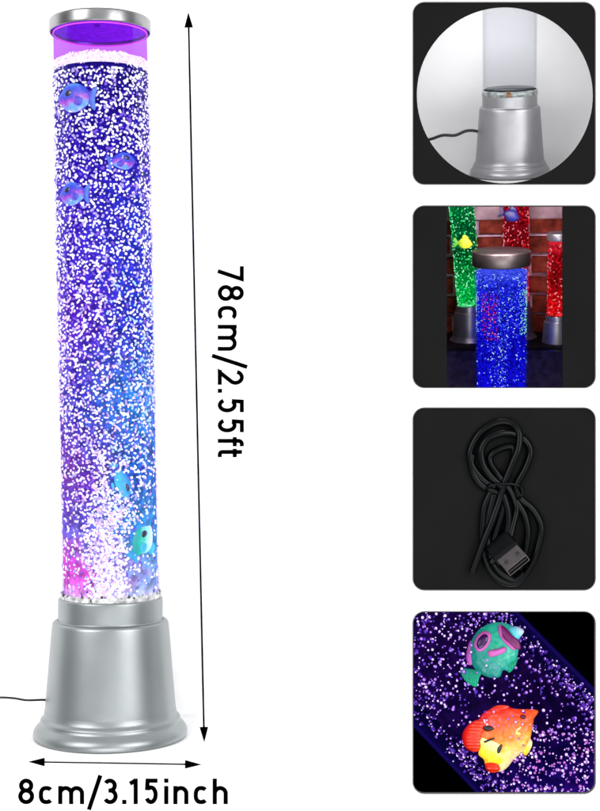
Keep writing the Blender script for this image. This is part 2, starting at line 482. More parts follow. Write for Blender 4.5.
# the fish push the bubbles aside
FISHES = ((80, 92, .040), (129, 156, .027), (77, 188, .034), (128, 480, .03), (147, 540, .038))
keep = np.ones(len(C), bool)
for fx, fy, fs in FISHES:
    cxx = 110.5 - (597 - fy) * .0176; ux = (fx - cxx) * .001; uz = (600 - fy) * .001 * .965
    near = (C[:, 1] < 0) & (((C[:, 0] - ux) / (.46 * fs)) ** 2 + ((C[:, 2] - uz) / (.36 * fs)) ** 2 < 1)
    keep &= ~(near & (rng.random(len(C)) < .85))
C, R, U = C[keep], R[keep], U[keep]
mi = np.zeros(len(C), int)
tz = C[:, 2] / HW; xx = C[:, 0] / RW; q = U
mi[q > .78] = 1; mi[q > .93] = 2
mi[(q > .3) & (q < .55) & (xx > .15) & (tz > .1) & (tz < .62)] = 3
mi[(q > .2) & (q < .42) & (xx < .3) & (tz < .62)] = 4
C2 = C.copy(); C2[:, :2] *= 1 + rng.uniform(-.008, .012, len(C))[:, None]
# soft shine round each bubble, added as larger, dimmer glowing spheres
hc = C.copy(); hc[:, :2] *= .978
hi_ = np.where((tz < .62) & (xx > .1), 1, np.where((tz < .6) & (xx < -.1), 2, 0))
hb = blobs('bubble_shine', hc, np.clip(R * 1.4, .0013, .0022), hi_, [glow('shine_blue', (88, 70, 215), 1), glow('shine_azure', (85, 130, 235), 1), glow('shine_violet', (140, 85, 215), 1)], lamp, 1)
leaned(tag(hb, kind='stuff'), lean)
# dim bubbles deeper in the water seen between the bright ones
C3, R3, U3 = chains(30000, RW, HW - .004, 0, lambda x, t: .35 if t > .2 else .08, .0006, .0011, .0036)
C3[:, :2] *= .997
C2 = np.vstack([C2, C3]); R2 = np.concatenate([R, R3]); mi = np.concatenate([mi, np.where(U3 > .5, 2, 5)])
M['D'] = glow('bubble_deep', (80, 60, 215), .9)
# fountain of merged bubbles at the foot
m = 2500; a = rng.uniform(0, 2 * PI, m); zz = rng.beta(1, 2.3, m) * .19 + .002
sp = .55 + zz * 1.0
xr = np.clip(rng.normal(.06, .20, m) * (1 + zz * 5), -.85, .85); sg = np.where(rng.random(m) > .5, 1, -1)
Cf = np.stack([xr * RW, sg * np.sqrt(1 - xr ** 2) * RW, zz], 1)
C2 = np.vstack([C2, Cf]); R2 = np.concatenate([R2, rng.uniform(.0008, .0017, m)]); mi = np.concatenate([mi, rng.choice([0, 0, 0, 0, 0, 4, 1], m)])
b = blobs('bubbles', C2, R2, mi, [M['W'], M['L'], M['V'], M['C'], M['P'], M['D']], lamp, 2)
leaned(tag(b, kind='stuff'), lean)
# foam on the water surface
Cs, Rs, ms = [], [], []
for k in range(3600):
    a = random.uniform(0, 2 * PI); r = RW * random.uniform(.94, .995); z = HW + .0115 * random.random() ** .8 - .0012 + .0012 * math.sin(3 * a) + .0008 * math.sin(11 * a)
    Cs.append((r * math.cos(a), r * math.sin(a), z)); Rs.append(random.uniform(.0006, .0014)); ms.append(random.choice((0, 0, 0, 0, 0, 1)))
V, F = lathe([(.0001, HW + .0005), (RW * .985, HW + .0005), (RW * .985, HW + .0098), (RW * .9, HW + .0105), (.0001, HW + .0105)], 96)
M['foam'] = glow('foam_core', (255, 240, 255), 1.2)
leaned(mesh('foam', V, F, M['foam'], lamp), lean)
M['F2'] = glow('foam_pink', (255, 205, 250), 1.1)
leaned(tag(blobs('foam_bubbles', Cs, Rs, ms, [M['W'], M['F2']], lamp, 2), kind='stuff'), lean)
HT = .5635                       # underside of cap
M['tube'] = acrylic('clear_acrylic', (.92, .9, 1), .03, .05, vol=((95, 60, 255), 6))
leaned(cyl_shell('tube', RT - .0014, RT, -.001, HT + .004, M['tube'], lamp, 128), lean)
# violet light of the air gap painted on as a tinted, glowing liner
M['glow_liner'] = acrylic('violet_glow_liner', (.73, .42, .93), .0, .3, emis=((180, 60, 250), .11))
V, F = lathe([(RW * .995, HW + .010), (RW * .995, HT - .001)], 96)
leaned(mesh('air_gap_glow', V, F, M['glow_liner'], lamp), lean)
# cap: silver ring; lining, gasket and button emit the violet light painted on them
prof = [(.0490, .004), (.0490, .0005), (.0494, 0), (.0502, .0002), (.0506, .001), (.0507, .003), (.0507, .0105), (.0505, .0118), (.0498, .0125), (.047, .0127), (.0001, .0127)]
V, F = lathe([(r, z + HT) for r, z in prof], 128)
leaned(mesh('cap', V, F, M['chrome'], lamp), lean)
M['lining'] = water_mat('violet_glow_lining', [(0, (120, 25, 215)), (1, (120, 25, 215))], [(0, (150, 40, 235)), (1, (150, 40, 235))], 1, .05, 1.0, 40, .8, 1.15)
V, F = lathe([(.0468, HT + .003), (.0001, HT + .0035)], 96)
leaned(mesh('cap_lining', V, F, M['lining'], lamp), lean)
M['gasket'] = glow('glow_gasket', (255, 95, 245), 1.15)
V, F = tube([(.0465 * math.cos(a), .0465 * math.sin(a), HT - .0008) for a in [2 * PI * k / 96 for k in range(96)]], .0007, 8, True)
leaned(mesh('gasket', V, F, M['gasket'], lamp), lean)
V, F = lathe([(.0001, HT + .0015), (.003, HT + .0015), (.0032, HT + .003)], 24)
leaned(mesh('vent_button', V, F, glow('dim_button', (80, 15, 160), 1), lamp), lean @ Matrix.Translation((0, -.022, 0)))
# clear plug at the foot of the tube with glinting lumps
M['clearplug'] = pbr('frosted_plug', (.45, .45, .46), .2, spec=.8, var=.6, vscale=160)
V, F = lathe([(.0462, -.0012), (.0500, -.0012), (.0502, .002), (.0495, .0045), (.0488, .0052)], 128)
V = [(x, y, z + .0006 * math.sin(31 * math.atan2(y, x)) * (z > 0)) for x, y, z in V]
leaned(mesh('tube_seal', V, F, M['clearplug'], lamp), lean)
Cs, Rs, ms = [], [], []
for k in range(150):
    a = random.uniform(0, 2 * PI); r = .0492
    Cs.append((r * math.cos(a), r * math.sin(a), random.uniform(.001, .0062))); Rs.append(random.uniform(.0007, .0016)); ms.append(random.choice((0, 1, 2, 2)))
leaned(tag(blobs('seal_beads', Cs, Rs, ms, [M['silver'], M['dark_plug'], M['clearplug']], lamp, 2), kind='stuff'), lean)
# power cord out of the back-left of the body
pts = [(-.055, .012, .030), (-.064, .010, .0335), (-.070, .008, .0345), (-.085, .004, .0350), (-.098, .004, .0370), (-.115, .006, .0372), (-.15, .01, .034), (-.20, .02, .018), (-.235, .03, -.03), (-.25, .035, -.12), (-.255, .04, -.3)]
V, F = tube(catmull(pts, False, 8), .0011, 10)
mesh('power_cord', V, F, M['cord'], lamp)

# ---------------------------------------------------------------- fish
def pillow(outline, T, rings=7, sub=4, flat=1.0, c=None):
    """star-shaped outline (x,z) swollen to thickness T on both sides"""
    O = catmull([Vector(p).to_3d() for p in outline], True, sub); n = len(O)
    c = Vector(c).to_3d() if c else sum(O, Vector()) / n
    V, F = [], []
    for side in (-1, 1):
        for i in range(rings):
            s = math.sin(PI / 2 * (i + 1) / rings); y = side * T / 2 * max(0, (1 - s ** 2)) ** (.5 * flat)
            for p in O:
                q = c + (p - c) * s; V.append((q.x, y, q.y))
        V.append((c.x, side * T / 2, c.y))
    blk = rings * n + 1
    for sd in (0, 1):
        o = sd * blk
        for i in range(rings - 1):
            for k in range(n):
                l = (k + 1) % n; f = (o + i * n + k, o + i * n + l, o + (i + 1) * n + l, o + (i + 1) * n + k)
                F.append(f if sd else f[::-1])
        for k in range(n):
            l = (k + 1) % n; f = (o + blk - 1, o + l, o + k)
            F.append(f if sd else f[::-1])
    for k in range(n):
        l = (k + 1) % n; a = (rings - 1) * n
        F.append((a + k, a + l, blk + a + l, blk + a + k))
    return V, F

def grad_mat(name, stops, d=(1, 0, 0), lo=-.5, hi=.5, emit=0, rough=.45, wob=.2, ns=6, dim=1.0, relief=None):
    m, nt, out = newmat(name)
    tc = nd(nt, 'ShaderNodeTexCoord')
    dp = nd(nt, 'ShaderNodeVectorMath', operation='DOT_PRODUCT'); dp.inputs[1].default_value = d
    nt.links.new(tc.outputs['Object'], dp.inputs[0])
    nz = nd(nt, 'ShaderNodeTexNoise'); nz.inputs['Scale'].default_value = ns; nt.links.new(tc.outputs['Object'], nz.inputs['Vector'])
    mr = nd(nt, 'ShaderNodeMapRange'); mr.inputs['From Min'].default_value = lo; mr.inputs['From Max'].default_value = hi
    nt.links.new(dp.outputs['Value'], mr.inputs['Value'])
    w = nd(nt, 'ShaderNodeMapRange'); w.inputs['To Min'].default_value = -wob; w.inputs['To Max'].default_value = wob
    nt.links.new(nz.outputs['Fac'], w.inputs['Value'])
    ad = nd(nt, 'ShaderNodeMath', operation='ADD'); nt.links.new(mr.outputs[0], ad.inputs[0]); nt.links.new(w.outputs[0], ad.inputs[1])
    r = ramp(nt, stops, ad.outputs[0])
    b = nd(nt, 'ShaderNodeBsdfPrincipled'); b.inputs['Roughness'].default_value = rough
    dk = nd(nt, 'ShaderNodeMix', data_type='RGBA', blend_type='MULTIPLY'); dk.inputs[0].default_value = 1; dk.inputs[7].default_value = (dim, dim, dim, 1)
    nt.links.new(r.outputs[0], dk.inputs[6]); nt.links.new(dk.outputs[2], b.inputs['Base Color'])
    if relief:
        kind, sc_, dist = relief
        t = nd(nt, 'ShaderNodeTexVoronoi') if kind == 'scales' else nd(nt, 'ShaderNodeTexWave')
        t.inputs['Scale'].default_value = sc_
        if kind != 'scales': t.bands_direction = 'X' if kind == 'ribs' else 'Z'; t.inputs['Distortion'].default_value = 1.5
        nt.links.new(tc.outputs['Object'], t.inputs['Vector'])
        bp = nd(nt, 'ShaderNodeBump'); bp.inputs['Strength'].default_value = .8; bp.inputs['Distance'].default_value = dist
        nt.links.new(t.outputs[0], bp.inputs['Height']); nt.links.new(bp.outputs[0], b.inputs['Normal'])
    if emit:  # lamplight on the fish added as a glow of their own colour
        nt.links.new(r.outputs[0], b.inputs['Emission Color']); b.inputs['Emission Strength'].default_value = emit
    nt.links.new(b.outputs[0], out.inputs[0]); return m

# plastic fish: the lamp's light through them is put in as emission
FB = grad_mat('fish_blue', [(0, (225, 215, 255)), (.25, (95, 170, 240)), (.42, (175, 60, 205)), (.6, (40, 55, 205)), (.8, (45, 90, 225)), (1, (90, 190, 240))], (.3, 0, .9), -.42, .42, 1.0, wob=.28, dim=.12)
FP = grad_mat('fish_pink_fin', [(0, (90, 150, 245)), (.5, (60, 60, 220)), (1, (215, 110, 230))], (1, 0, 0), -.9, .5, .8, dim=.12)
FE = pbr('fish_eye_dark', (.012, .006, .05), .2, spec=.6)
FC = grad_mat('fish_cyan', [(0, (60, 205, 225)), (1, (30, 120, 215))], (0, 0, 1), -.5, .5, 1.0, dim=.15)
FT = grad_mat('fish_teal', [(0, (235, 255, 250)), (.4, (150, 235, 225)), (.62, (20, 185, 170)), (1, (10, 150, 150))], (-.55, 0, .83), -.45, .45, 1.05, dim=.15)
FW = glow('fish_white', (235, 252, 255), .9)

def small_fish(label, ang, rad_pos, z, size, rot, mats, group=None, flip=1, slim=1):
    """toy fish lying against the tube wall, drifting in the water"""
    L = lamp.matrix_world @ lean
    Mx = L @ Matrix.Rotation(ang, 4, 'Z') @ Matrix.Translation((0, -rad_pos, z)) @ Matrix.Rotation(rot, 4, 'Y') @ Matrix.Diagonal((flip * size, size, size * slim, 1))
    r = tag(empty('toy_fish', Mx), label, 'fish', group)
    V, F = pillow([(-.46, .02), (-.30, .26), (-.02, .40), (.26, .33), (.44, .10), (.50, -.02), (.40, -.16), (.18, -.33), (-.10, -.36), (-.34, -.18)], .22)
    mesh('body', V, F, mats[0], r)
    V, F = pillow([(-.34, .06), (-.48, .20), (-.62, .28), (-.58, .0), (-.60, -.28), (-.44, -.16)], .09)
    mesh('tail', V, F, mats[1], r)
    V, F = pillow([(-.26, .28), (-.1, .50), (.2, .50), (.34, .36), (.1, .40)], .06); mesh('fin', V, F, mats[1], r)
    V, F = pillow([(-.16, -.32), (-.08, -.52), (.14, -.50), (.18, -.34)], .06); mesh('fin', V, F, mats[1], r)
    V, F = pillow([(-.08, .05), (-.28, -.02), (-.22, -.18), (-.02, -.12)], .06); mesh('fin', V, F, mats[1], r, loc=(0, -.10, 0))
    V, F = pillow([(.26, .10), (.20, .19), (.08, .20), (.02, .12), (.10, .04), (.20, .03)], .07); mesh('eye', V, F, mats[2], r, loc=(0, -.085, 0))
    return r
G = 'toy fish drifting inside the big lamp'
def zt(py): return (600 - py) * .001 * .965
def angx(px, py):
    cx = 110.5 - (597 - py) * .0176
    return math.asin(max(-.95, min(.95, (px - cx) / 48)))
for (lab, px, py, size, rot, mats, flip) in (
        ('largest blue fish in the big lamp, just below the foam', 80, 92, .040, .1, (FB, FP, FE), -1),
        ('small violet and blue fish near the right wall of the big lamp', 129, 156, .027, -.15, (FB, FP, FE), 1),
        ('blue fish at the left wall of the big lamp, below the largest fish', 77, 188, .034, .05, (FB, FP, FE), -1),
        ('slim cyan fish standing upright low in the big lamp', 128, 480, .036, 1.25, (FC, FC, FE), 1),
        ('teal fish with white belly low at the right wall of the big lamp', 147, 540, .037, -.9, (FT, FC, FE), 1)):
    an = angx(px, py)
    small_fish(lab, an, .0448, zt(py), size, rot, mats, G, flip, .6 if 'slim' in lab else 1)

# ---------------------------------------------------------------- display panels
def flared(name, p, g0, g1, y0, y1, mat, parent, drop=0, back=True):
    """five-sided box behind an opening"""
    x0, x1, a0, a1 = p; a1 += drop
    V = [at(x0 - g0, a1 + g0, y0), at(x1 + g0, a1 + g0, y0), at(x1 + g0, a0 - g0, y0), at(x0 - g0, a0 - g0, y0),
         at(x0 - g1, a1 + g1, y1), at(x1 + g1, a1 + g1, y1), at(x1 + g1, a0 - g1, y1), at(x0 - g1, a0 - g1, y1)]
    F = ([(4, 5, 6, 7)] if back else []) + [(0, 1, 5, 4), (1, 2, 6, 5), (2, 3, 7, 6), (3, 0, 4, 7)]
    o = mesh(name, V, F, mat, parent, False)
    md = o.modifiers.new('thick', 'SOLIDIFY'); md.thickness = .002; md.offset = 1
    return o

def panel_root(k, label):
    p = PAN[k]; c = at((p[0] + p[1]) / 2, (p[2] + p[3]) / 2, YW)
    r = tag(empty('display_box'), label, 'display box', 'black display boxes set in the white wall')
    plate('rim', prect(p, .05), [prect(p, -.8)], YW - .0006, YW + .004, M['rim'], r)
    return r

def frame_at(px, py, Y, e):
    """local frame at a point: x right, y away, z up, seen from e degrees above"""
    c = at(px, py, Y); v = (c - Vector((0, -D0, 0))).normalized(); dist = (c - Vector((0, -D0, 0))).length
    x = v.cross(Vector((0, 0, 1))).normalized(); u = x.cross(v)
    e = math.radians(e); y = v * math.cos(e) + u * math.sin(e); z = u * math.cos(e) - v * math.sin(e)
    Mx = Matrix((x, y, z)).transposed().to_4x4(); Mx.translation = c
    return Mx, dist / 1444.0 * 1.01

# ---- 1: round window, lamp base on a pale sweep
r1 = panel_root(1, 'black square box with a round opening showing an unlit lamp base, topmost')
c = at(505.2, 95, YW + .001); R1 = 88.3 * .00107
circ = [(c.x + R1 * math.cos(2 * PI * k / 96), c.z + R1 * math.sin(2 * PI * k / 96)) for k in range(96)]
plate('front_board', prect(PAN[1], -.4), [circ], YW + .001, YW + .004, M['panel'], r1)
flared('casing', PAN[1], 0, 6, YW + .005, .33, M['bg'], r1)
F1, s1 = frame_at(509.8, 174, .20, 9)
V = []; prof = [(-.094, 0), (.0, 0), (.03, .003), (.055, .014), (.072, .036), (.080, .07), (.084, .2)]
pr = catmull([Vector((a, b, 0)) for a, b in prof], False, 4)
for xx_ in (-.118, .118):
    for p in pr: V.append(F1 @ Vector((xx_, p.x, p.y - .0004)))
n = len(pr); mesh('sweep', V, [(i, i + n, i + n + 1, i + 1) for i in range(n - 1)], M['bg'], r1)

def glass(name, ior, tint=(1, 1, 1)):
    m, nt, out = newmat(name)
    b = nd(nt, 'ShaderNodeBsdfPrincipled'); b.inputs['Transmission Weight'].default_value = 1; b.inputs['Roughness'].default_value = .02
    b.inputs['IOR'].default_value = ior; b.inputs['Base Color'].default_value = tuple(tint) + (1,)
    nt.links.new(b.outputs[0], out.inputs[0]); return m
l1 = tag(empty('bubble_lamp', F1), 'unlit clear lamp on silver base in the round opening', 'lamp')
k1 = s1 * 1000 * .50; h1_ = s1 * 1000 * .555
M['silver2'] = pbr('satin_silver_light', (.30, .30, .315), .38, metal=.88, var=.06, vscale=60, bump=.2, bscale=2500)
base_parts(l1, k1, h1_, sl=M['silver2'], n=96)
M['clear'] = acrylic('clear_acrylic_empty', (.985, .986, .99), .02, .25)
va = M['clear'].node_tree.nodes.new('ShaderNodeVolumeAbsorption'); va.inputs[0].default_value = (.62, .65, .68, 1); va.inputs[1].default_value = 60
M['clear'].node_tree.links.new(va.outputs[0], M['clear'].node_tree.nodes['Material Output'].inputs[1])
lt = Matrix.Translation((0, 0, .139 * h1_))
rt = .051 * k1
leaned(cyl_shell('tube', rt - .0028 * k1, rt, -.001, .17, M['clear'], l1), lt)
M['clearwater'] = acrylic('still_water', (.975, .976, .985), .0, .2)
V, F = lathe([(rt * .93, .006), (rt * .93, .17)], 64); leaned(mesh('water', V, F, M['clearwater'], l1), lt)
V, F = lathe([(.0001, .0045), (rt * .90, .0045), (rt * .90, .0056), (.0001, .0056)], 64)
leaned(mesh('seal_disc', V, F, M['dark_plug'], l1), lt @ Matrix.Translation((0, .001, 0)))
M['plug_clear'] = pbr('clear_plug', (.17, .19, .19), .25, spec=.9, var=.8, vscale=150)
V, F = lathe([(rt * .92, -.003), (rt * 1.03, -.002), (rt * 1.04, .002), (rt * .98, .004)], 64)
leaned(mesh('tube_seal', V, F, M['plug_clear'], l1), lt)
V, F = merge(box((0, 0, 0), (.0045, .003, .0045)), box((0, -.0005, .0035), (.0035, .002, .002)))
leaned(bevel(mesh('nozzle', V, F, M['brass'], l1, False), .0004), lt @ Matrix.Translation((-.001, -rt * 1.04, .0005)))
q = s1
pts = [(-26 * q, 0, 40 * q), (-34 * q, 0, 42.5 * q), (-42 * q, -.002, 42.5 * q), (-52 * q, -.004, 39 * q), (-64 * q, -.006, 39.5 * q), (-76 * q, -.006, 36 * q), (-88 * q, -.004, 35 * q), (-100 * q, .0, 33 * q), (-108 * q, 0, 31 * q)]
V, F = tube(catmull(pts, False, 8), .0017, 10); mesh('power_cord', V, F, M['cord'], l1)

# ---- 2: coloured lamps before a brick wall
r2 = panel_root(2, 'black square box with an upright opening showing coloured lamps before bricks')
a, b = at(447, 387.4, YW), at(563, 206.2, YW)
plate('front_board', prect(PAN[2], -.4), [[(a.x, a.z), (b.x, a.z), (b.x, b.z), (a.x, b.z)]], YW + .001, YW + .004, M['panel'], r2)
flared('casing', PAN[2], 8, 10, YW + .009, .40, M['panel_dark'], r2, drop=90)
F2, s2 = frame_at(505, 297, .25, 10)
def L2(X, Y, Z): return F2 @ Vector((X * s2, Y, Z * s2))
# brick wall (one thing): bricks and mortar bed
bw = tag(empty('brick_wall', F2 @ Matrix.Translation((0, .085, 0))), 'red brick wall with pale mortar behind the coloured lamps', 'wall')
M['brick'] = pbr('red_brick', (.17, .03, .018), .9, spec=.1, var=.55, vscale=90, bump=.5, bscale=900)
M['mortar'] = pbr('pale_mortar', (.62, .42, .55), .95, spec=.05, var=.3, vscale=120, bump=.4, bscale=900)
M['stone'] = pbr('grey_ledge', (.36, .27, .31), .9, spec=.1, var=.3, vscale=60)
Vb, Fb = merge(box((0, .006, 0), (.25, .004, .26)))
mesh('mortar', Vb, Fb, M['mortar'], bw, False)
parts = []; row = 0; z = -.06
while z < .075:
    x = -.125 - (row % 2) * .03
    while x < .125:
        w = .062 + random.uniform(-.002, .002)
        parts.append(box((x + w / 2, 0 + random.uniform(-.0006, .0006), z + .0115), (w - .0042, .010, .0202 + random.uniform(-.0008, .0008)))); x += w
    z += .0245; row += 1
Vb, Fb = merge(*parts); bevel(mesh('bricks', Vb, Fb, M['brick'], bw, False), .0015, 2)
Vb, Fb = merge(box((0, -.001, .099), (.25, .014, .036))); bevel(mesh('ledge', Vb, Fb, M['stone'], bw, False), .002)
M['cloth'] = pbr('black_cloth', (.004, .0035, .006), .75, spec=.12, var=.5, vscale=40, bump=.6, bscale=150)
# dark table
Vt, Ft = merge(box((0, 0.040, 0), (.20, .104, .004)))
tag(mesh('tabletop', Vt, Ft, M['cloth'], None, False), 'dark tabletop under the green and red lamps', 'table')
bpy.context.scene.objects['tabletop'].matrix_world = F2 @ Matrix.Translation((0, 0, -.060))

def mini_lamp(label, X, Y, base_z, scale, h, lean_deg, wcol, wcol2, bub, top=True, n_b=900, base=True, wall_glow=None, sil=None, bsize=1, rin=0, coltop=None, dn=None, ch=.031, recol=None):
    """a complete lamp of the same kind: base, tube, water, bubbles, cap"""
    r = tag(empty('bubble_lamp', F2 @ Matrix.Translation((X, Y, base_z))), label, 'lamp', 'coloured lamps in front of the brick wall')
    k = scale; ln = Matrix.Translation((0, 0, .139 * k)) @ Matrix.Rotation(math.radians(lean_deg), 4, 'Y')
    base_parts(r, k, sl=sil or M['silver3'], n=64)
    rt = .0487 * k
    wm = water_mat(r.name.replace('.', '_') + '_water', wcol, wcol2, h, rt, 1, 60, .35, 1.4)
    V, F = lathe([(.0001, .0005), (rt * .9, .0005), (rt * .9, h), (.0001, h)], 64); leaned(mesh('water', V, F, wm, r), ln)
    rr0, rr1, pt = (.0006 * bsize, .00115 * bsize, .0029 * bsize)
    C, R, U = chains(n_b * 5, rt * .93, h, .0005, dn or (lambda x, t: 1), rr0, rr1, pt, rin=rin)
    mi = (U * len(bub)).astype(int)
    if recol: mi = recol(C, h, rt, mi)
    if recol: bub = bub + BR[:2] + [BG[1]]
    
    leaned(tag(blobs('bubbles', C, R, mi, bub, r, 1), kind='stuff'), ln)
    ta = acrylic(r.name.replace('.', '_') + '_tube', (.92, .92, .95), .03, .05, vol=wall_glow)
    leaned(cyl_shell('tube', rt * .955, rt, 0, h + .012 * k, ta, r, 64), ln)
    prof = [(rt * 1.0, 0), (rt * 1.05, 0), (rt * 1.075, .002 * k), (rt * 1.075, (ch - .003) * k), (rt * 1.05, ch * k), (.0001, (ch + .001) * k)]
    V, F = lathe([(a, b + h + .010 * k) for a, b in prof], 64); leaned(mesh('cap', V, F, coltop or M['silver3'], r), ln)
    return r, ln, h
M['silver3'] = pbr('dim_silver', (.36, .36, .40), .35, metal=.8, var=.15, vscale=80)
M['capm'] = pbr('dark_satin_cap', (.15, .125, .125), .38, metal=.85, var=.1, vscale=80)
gG = [(0, (90, 255, 150)), (.05, (0, 190, 70)), (.5, (0, 70, 35)), (.9, (0, 110, 55)), (1, (90, 220, 150))]
rG = [(0, (255, 60, 60)), (.06, (235, 10, 15)), (.5, (120, 5, 10)), (.85, (150, 8, 20)), (1, (235, 40, 60))]
r1G = [(0, (255, 60, 60)), (.5, (110, 5, 15)), (.9, (140, 10, 30)), (1, (255, 50, 90))]
bG = [(0, (60, 80, 255)), (.1, (15, 12, 215)), (.45, (14, 10, 200)), (.75, (18, 22, 215)), (.93, (30, 40, 225)), (1, (70, 90, 255))]
BG = [glow('b_green', (60, 240, 120), 1), glow('b_green2', (150, 255, 190), 1.1), glow('b_green3', (10, 150, 70), .9)]
BR = [glow('b_red', (235, 30, 40), 1), glow('b_red2', (255, 130, 140), 1), glow('b_red3', (160, 10, 20), .9)]
BB = [glow('b_blue', (90, 130, 255), 1.1), glow('b_blue2', (190, 225, 255), 1.2), glow('b_blue3', (40, 60, 240), 1), glow('b_blue4', (30, 30, 200), 1)]
px2 = s2
def blue_dens(x, t):
    return min(1, max(.06, (.30 + .5 * abs(math.sin(9 * t)) * t - abs(x + .1)) / .15, .8 if t > .9 else 0, .5 * (t > .55)))
def blue_recol(C, h, rt, mi):     # neighbour lamps' refracted light put in as red and green bubble colours
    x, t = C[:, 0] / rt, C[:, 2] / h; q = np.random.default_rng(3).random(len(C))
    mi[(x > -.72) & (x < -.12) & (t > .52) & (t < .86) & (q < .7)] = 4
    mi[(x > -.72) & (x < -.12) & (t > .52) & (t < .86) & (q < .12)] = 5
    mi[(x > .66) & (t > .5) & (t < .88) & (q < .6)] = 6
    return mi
mini_lamp('green lamp at the left, in front of the bricks', -35 * px2, .035, -.060, .32, .135, -4.3, gG, gG, BG, n_b=900, wall_glow=((0, 140, 60), 4))
lr1, ln1, h1 = mini_lamp('red lamp standing behind the blue one, with a dark blue fish near its top', 11 * px2, .050, -.060, .33, .137, 0, r1G, r1G, BR, n_b=900, wall_glow=((150, 10, 30), 4))
mini_lamp('red lamp at the right edge of the opening', 52 * px2, .020, -.066, .29, .086, 0.8, rG, rG, BR, n_b=800, wall_glow=((200, 0, 10), 4))
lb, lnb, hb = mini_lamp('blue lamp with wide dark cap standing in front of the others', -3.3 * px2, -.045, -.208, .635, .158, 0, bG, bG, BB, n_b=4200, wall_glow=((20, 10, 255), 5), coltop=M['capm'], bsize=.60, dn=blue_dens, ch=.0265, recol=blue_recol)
FBd = grad_mat('fish_dark_blue', [(0, (20, 20, 110)), (1, (40, 60, 190))], (1, 0, 0), -.5, .5, .15, dim=.5)
FY = grad_mat('fish_yellow', [(0, (90, 190, 40)), (.5, (235, 235, 50)), (1, (250, 225, 40))], (1, 0, 0), -.5, .5, .45, dim=.6)
def mini_fish(label, X, Y, Z, size, rot, m1, m2):
    Mx = F2 @ Matrix.Translation((X * s2, Y, Z * s2)) @ Matrix.Rotation(rot, 4, 'Y') @ Matrix.Diagonal((size, size, size, 1))
    r = tag(empty('toy_fish', Mx), label, 'fish')
    V, F = pillow([(-.46, .02), (-.30, .26), (-.02, .36), (.26, .30), (.44, .10), (.50, -.02), (.40, -.16), (.18, -.30), (-.10, -.32), (-.34, -.18)], .22); mesh('body', V, F, m1, r)
    V, F = pillow([(-.42, .02), (-.62, .30), (-.78, .30), (-.66, .0), (-.74, -.3), (-.56, -.22)], .07); mesh('tail', V, F, m2, r)
    V, F = pillow([(-.2, .28), (-.15, .56), (.1, .5), (.2, .36)], .06); mesh('fin', V, F, m2, r)
mini_fish('dark blue fish in the red lamp behind the blue lamp', 6, .031, 76, .020, .35, FBd, FBd)
mini_fish('yellow green fish in the green lamp', -39, .017, 51, .018, .1, FY, FY)

# ---- 3: coiled cable with plug on plain black board
r3 = panel_root(3, 'plain black square board behind the coiled cable')
plate('front_board', prect(PAN[3], -.4), [], YW + .001, YW + .004, M['panel'], r3)
cab = tag(empty('usb_cable'), 'coiled black cable with a metal plug, tied in the middle', 'cable')
def z3(x, y, d):               # zoomed-view coordinates of the photo -> point d mm off the board
    return at(450 + x / 4.51, 410 + y / 4.51, YW + .001 - d * .001)
def strand(name, pts, r):
    P = catmull([z3(*p) for p in pts], False, 10)
    V, F = tube(P, r, 14); mesh(name, V, F, M['cable'], cab)
rc = .0041
strand('strand', [(205, 345, 4), (150, 315, 4), (100, 250, 3.4), (92, 185, 3.4), (135, 105, 3.4), (210, 58, 3.6), (275, 60, 4), (312, 105, 7), (308, 175, 9), (280, 245, 9), (245, 330, 8), (225, 400, 7), (190, 500, 9), (150, 600, 9.5), (100, 735, 8)], rc)
strand('strand', [(235, 345, 8), (185, 300, 8), (150, 245, 8), (142, 180, 8), (175, 128, 7.5), (235, 105, 7), (300, 112, 4), (350, 150, 3.4), (362, 200, 3.4), (340, 265, 3.4), (300, 345, 3.4), (320, 400, 4), (375, 450, 4), (410, 520, 4), (402, 600, 4), (365, 700, 4), (300, 775, 4), (235, 772, 4), (185, 725, 4), (150, 640, 4), (146, 540, 4), (155, 440, 4), (185, 370, 4)], rc)
strand('strand', [(100, 200, 3.3), (98, 262, 3.3), (118, 310, 3.3), (150, 345, 3.3), (195, 365, 3.4), (240, 400, 4), (232, 470, 4), (205, 560, 4), (190, 650, 4), (215, 720, 3.5)], rc)
strand('strand', [(185, 690, 9), (225, 640, 11), (265, 590, 10), (285, 520, 6), (300, 450, 4), (285, 390, 5), (260, 345, 6), (215, 290, 6), (180, 230, 3.5), (200, 190, 3.5), (260, 165, 3.5), (290, 180, 3.5), (275, 250, 3.5), (262, 300, 3.5)], rc * .9)
strand('strand', [(200, 380, 6), (178, 470, 6), (168, 570, 6), (185, 660, 6), (225, 730, 5), (285, 765, 5), (330, 735, 5)], rc)
strand('strand', [(240, 380, 6.5), (262, 460, 6.5), (258, 550, 6.5), (225, 650, 6)], rc)
strand('strand', [(255, 345, 3.6), (290, 400, 3.6), (335, 470, 3.6), (352, 560, 3.6), (335, 650, 3.6), (310, 720, 3.6)], rc)
P = [z3(248 + 82 * math.cos(t), 358 + 26 * math.sin(t), 7 - 6.5 * math.sin(t)) for t in [2 * PI * k / 40 for k in range(40)]]
V, F = tube(P, .0016, 10, True); mesh('tie', V, F, M['cable'], cab)
P = [z3(315 + 12 * math.cos(t), 372 + 26 * math.sin(t), 9 + 3 * math.cos(t)) for t in [2 * PI * k / 24 for k in range(24)]]
V, F = tube(P, .0011, 8, True); mesh('tie_twist', V, F, M['cable'], cab)
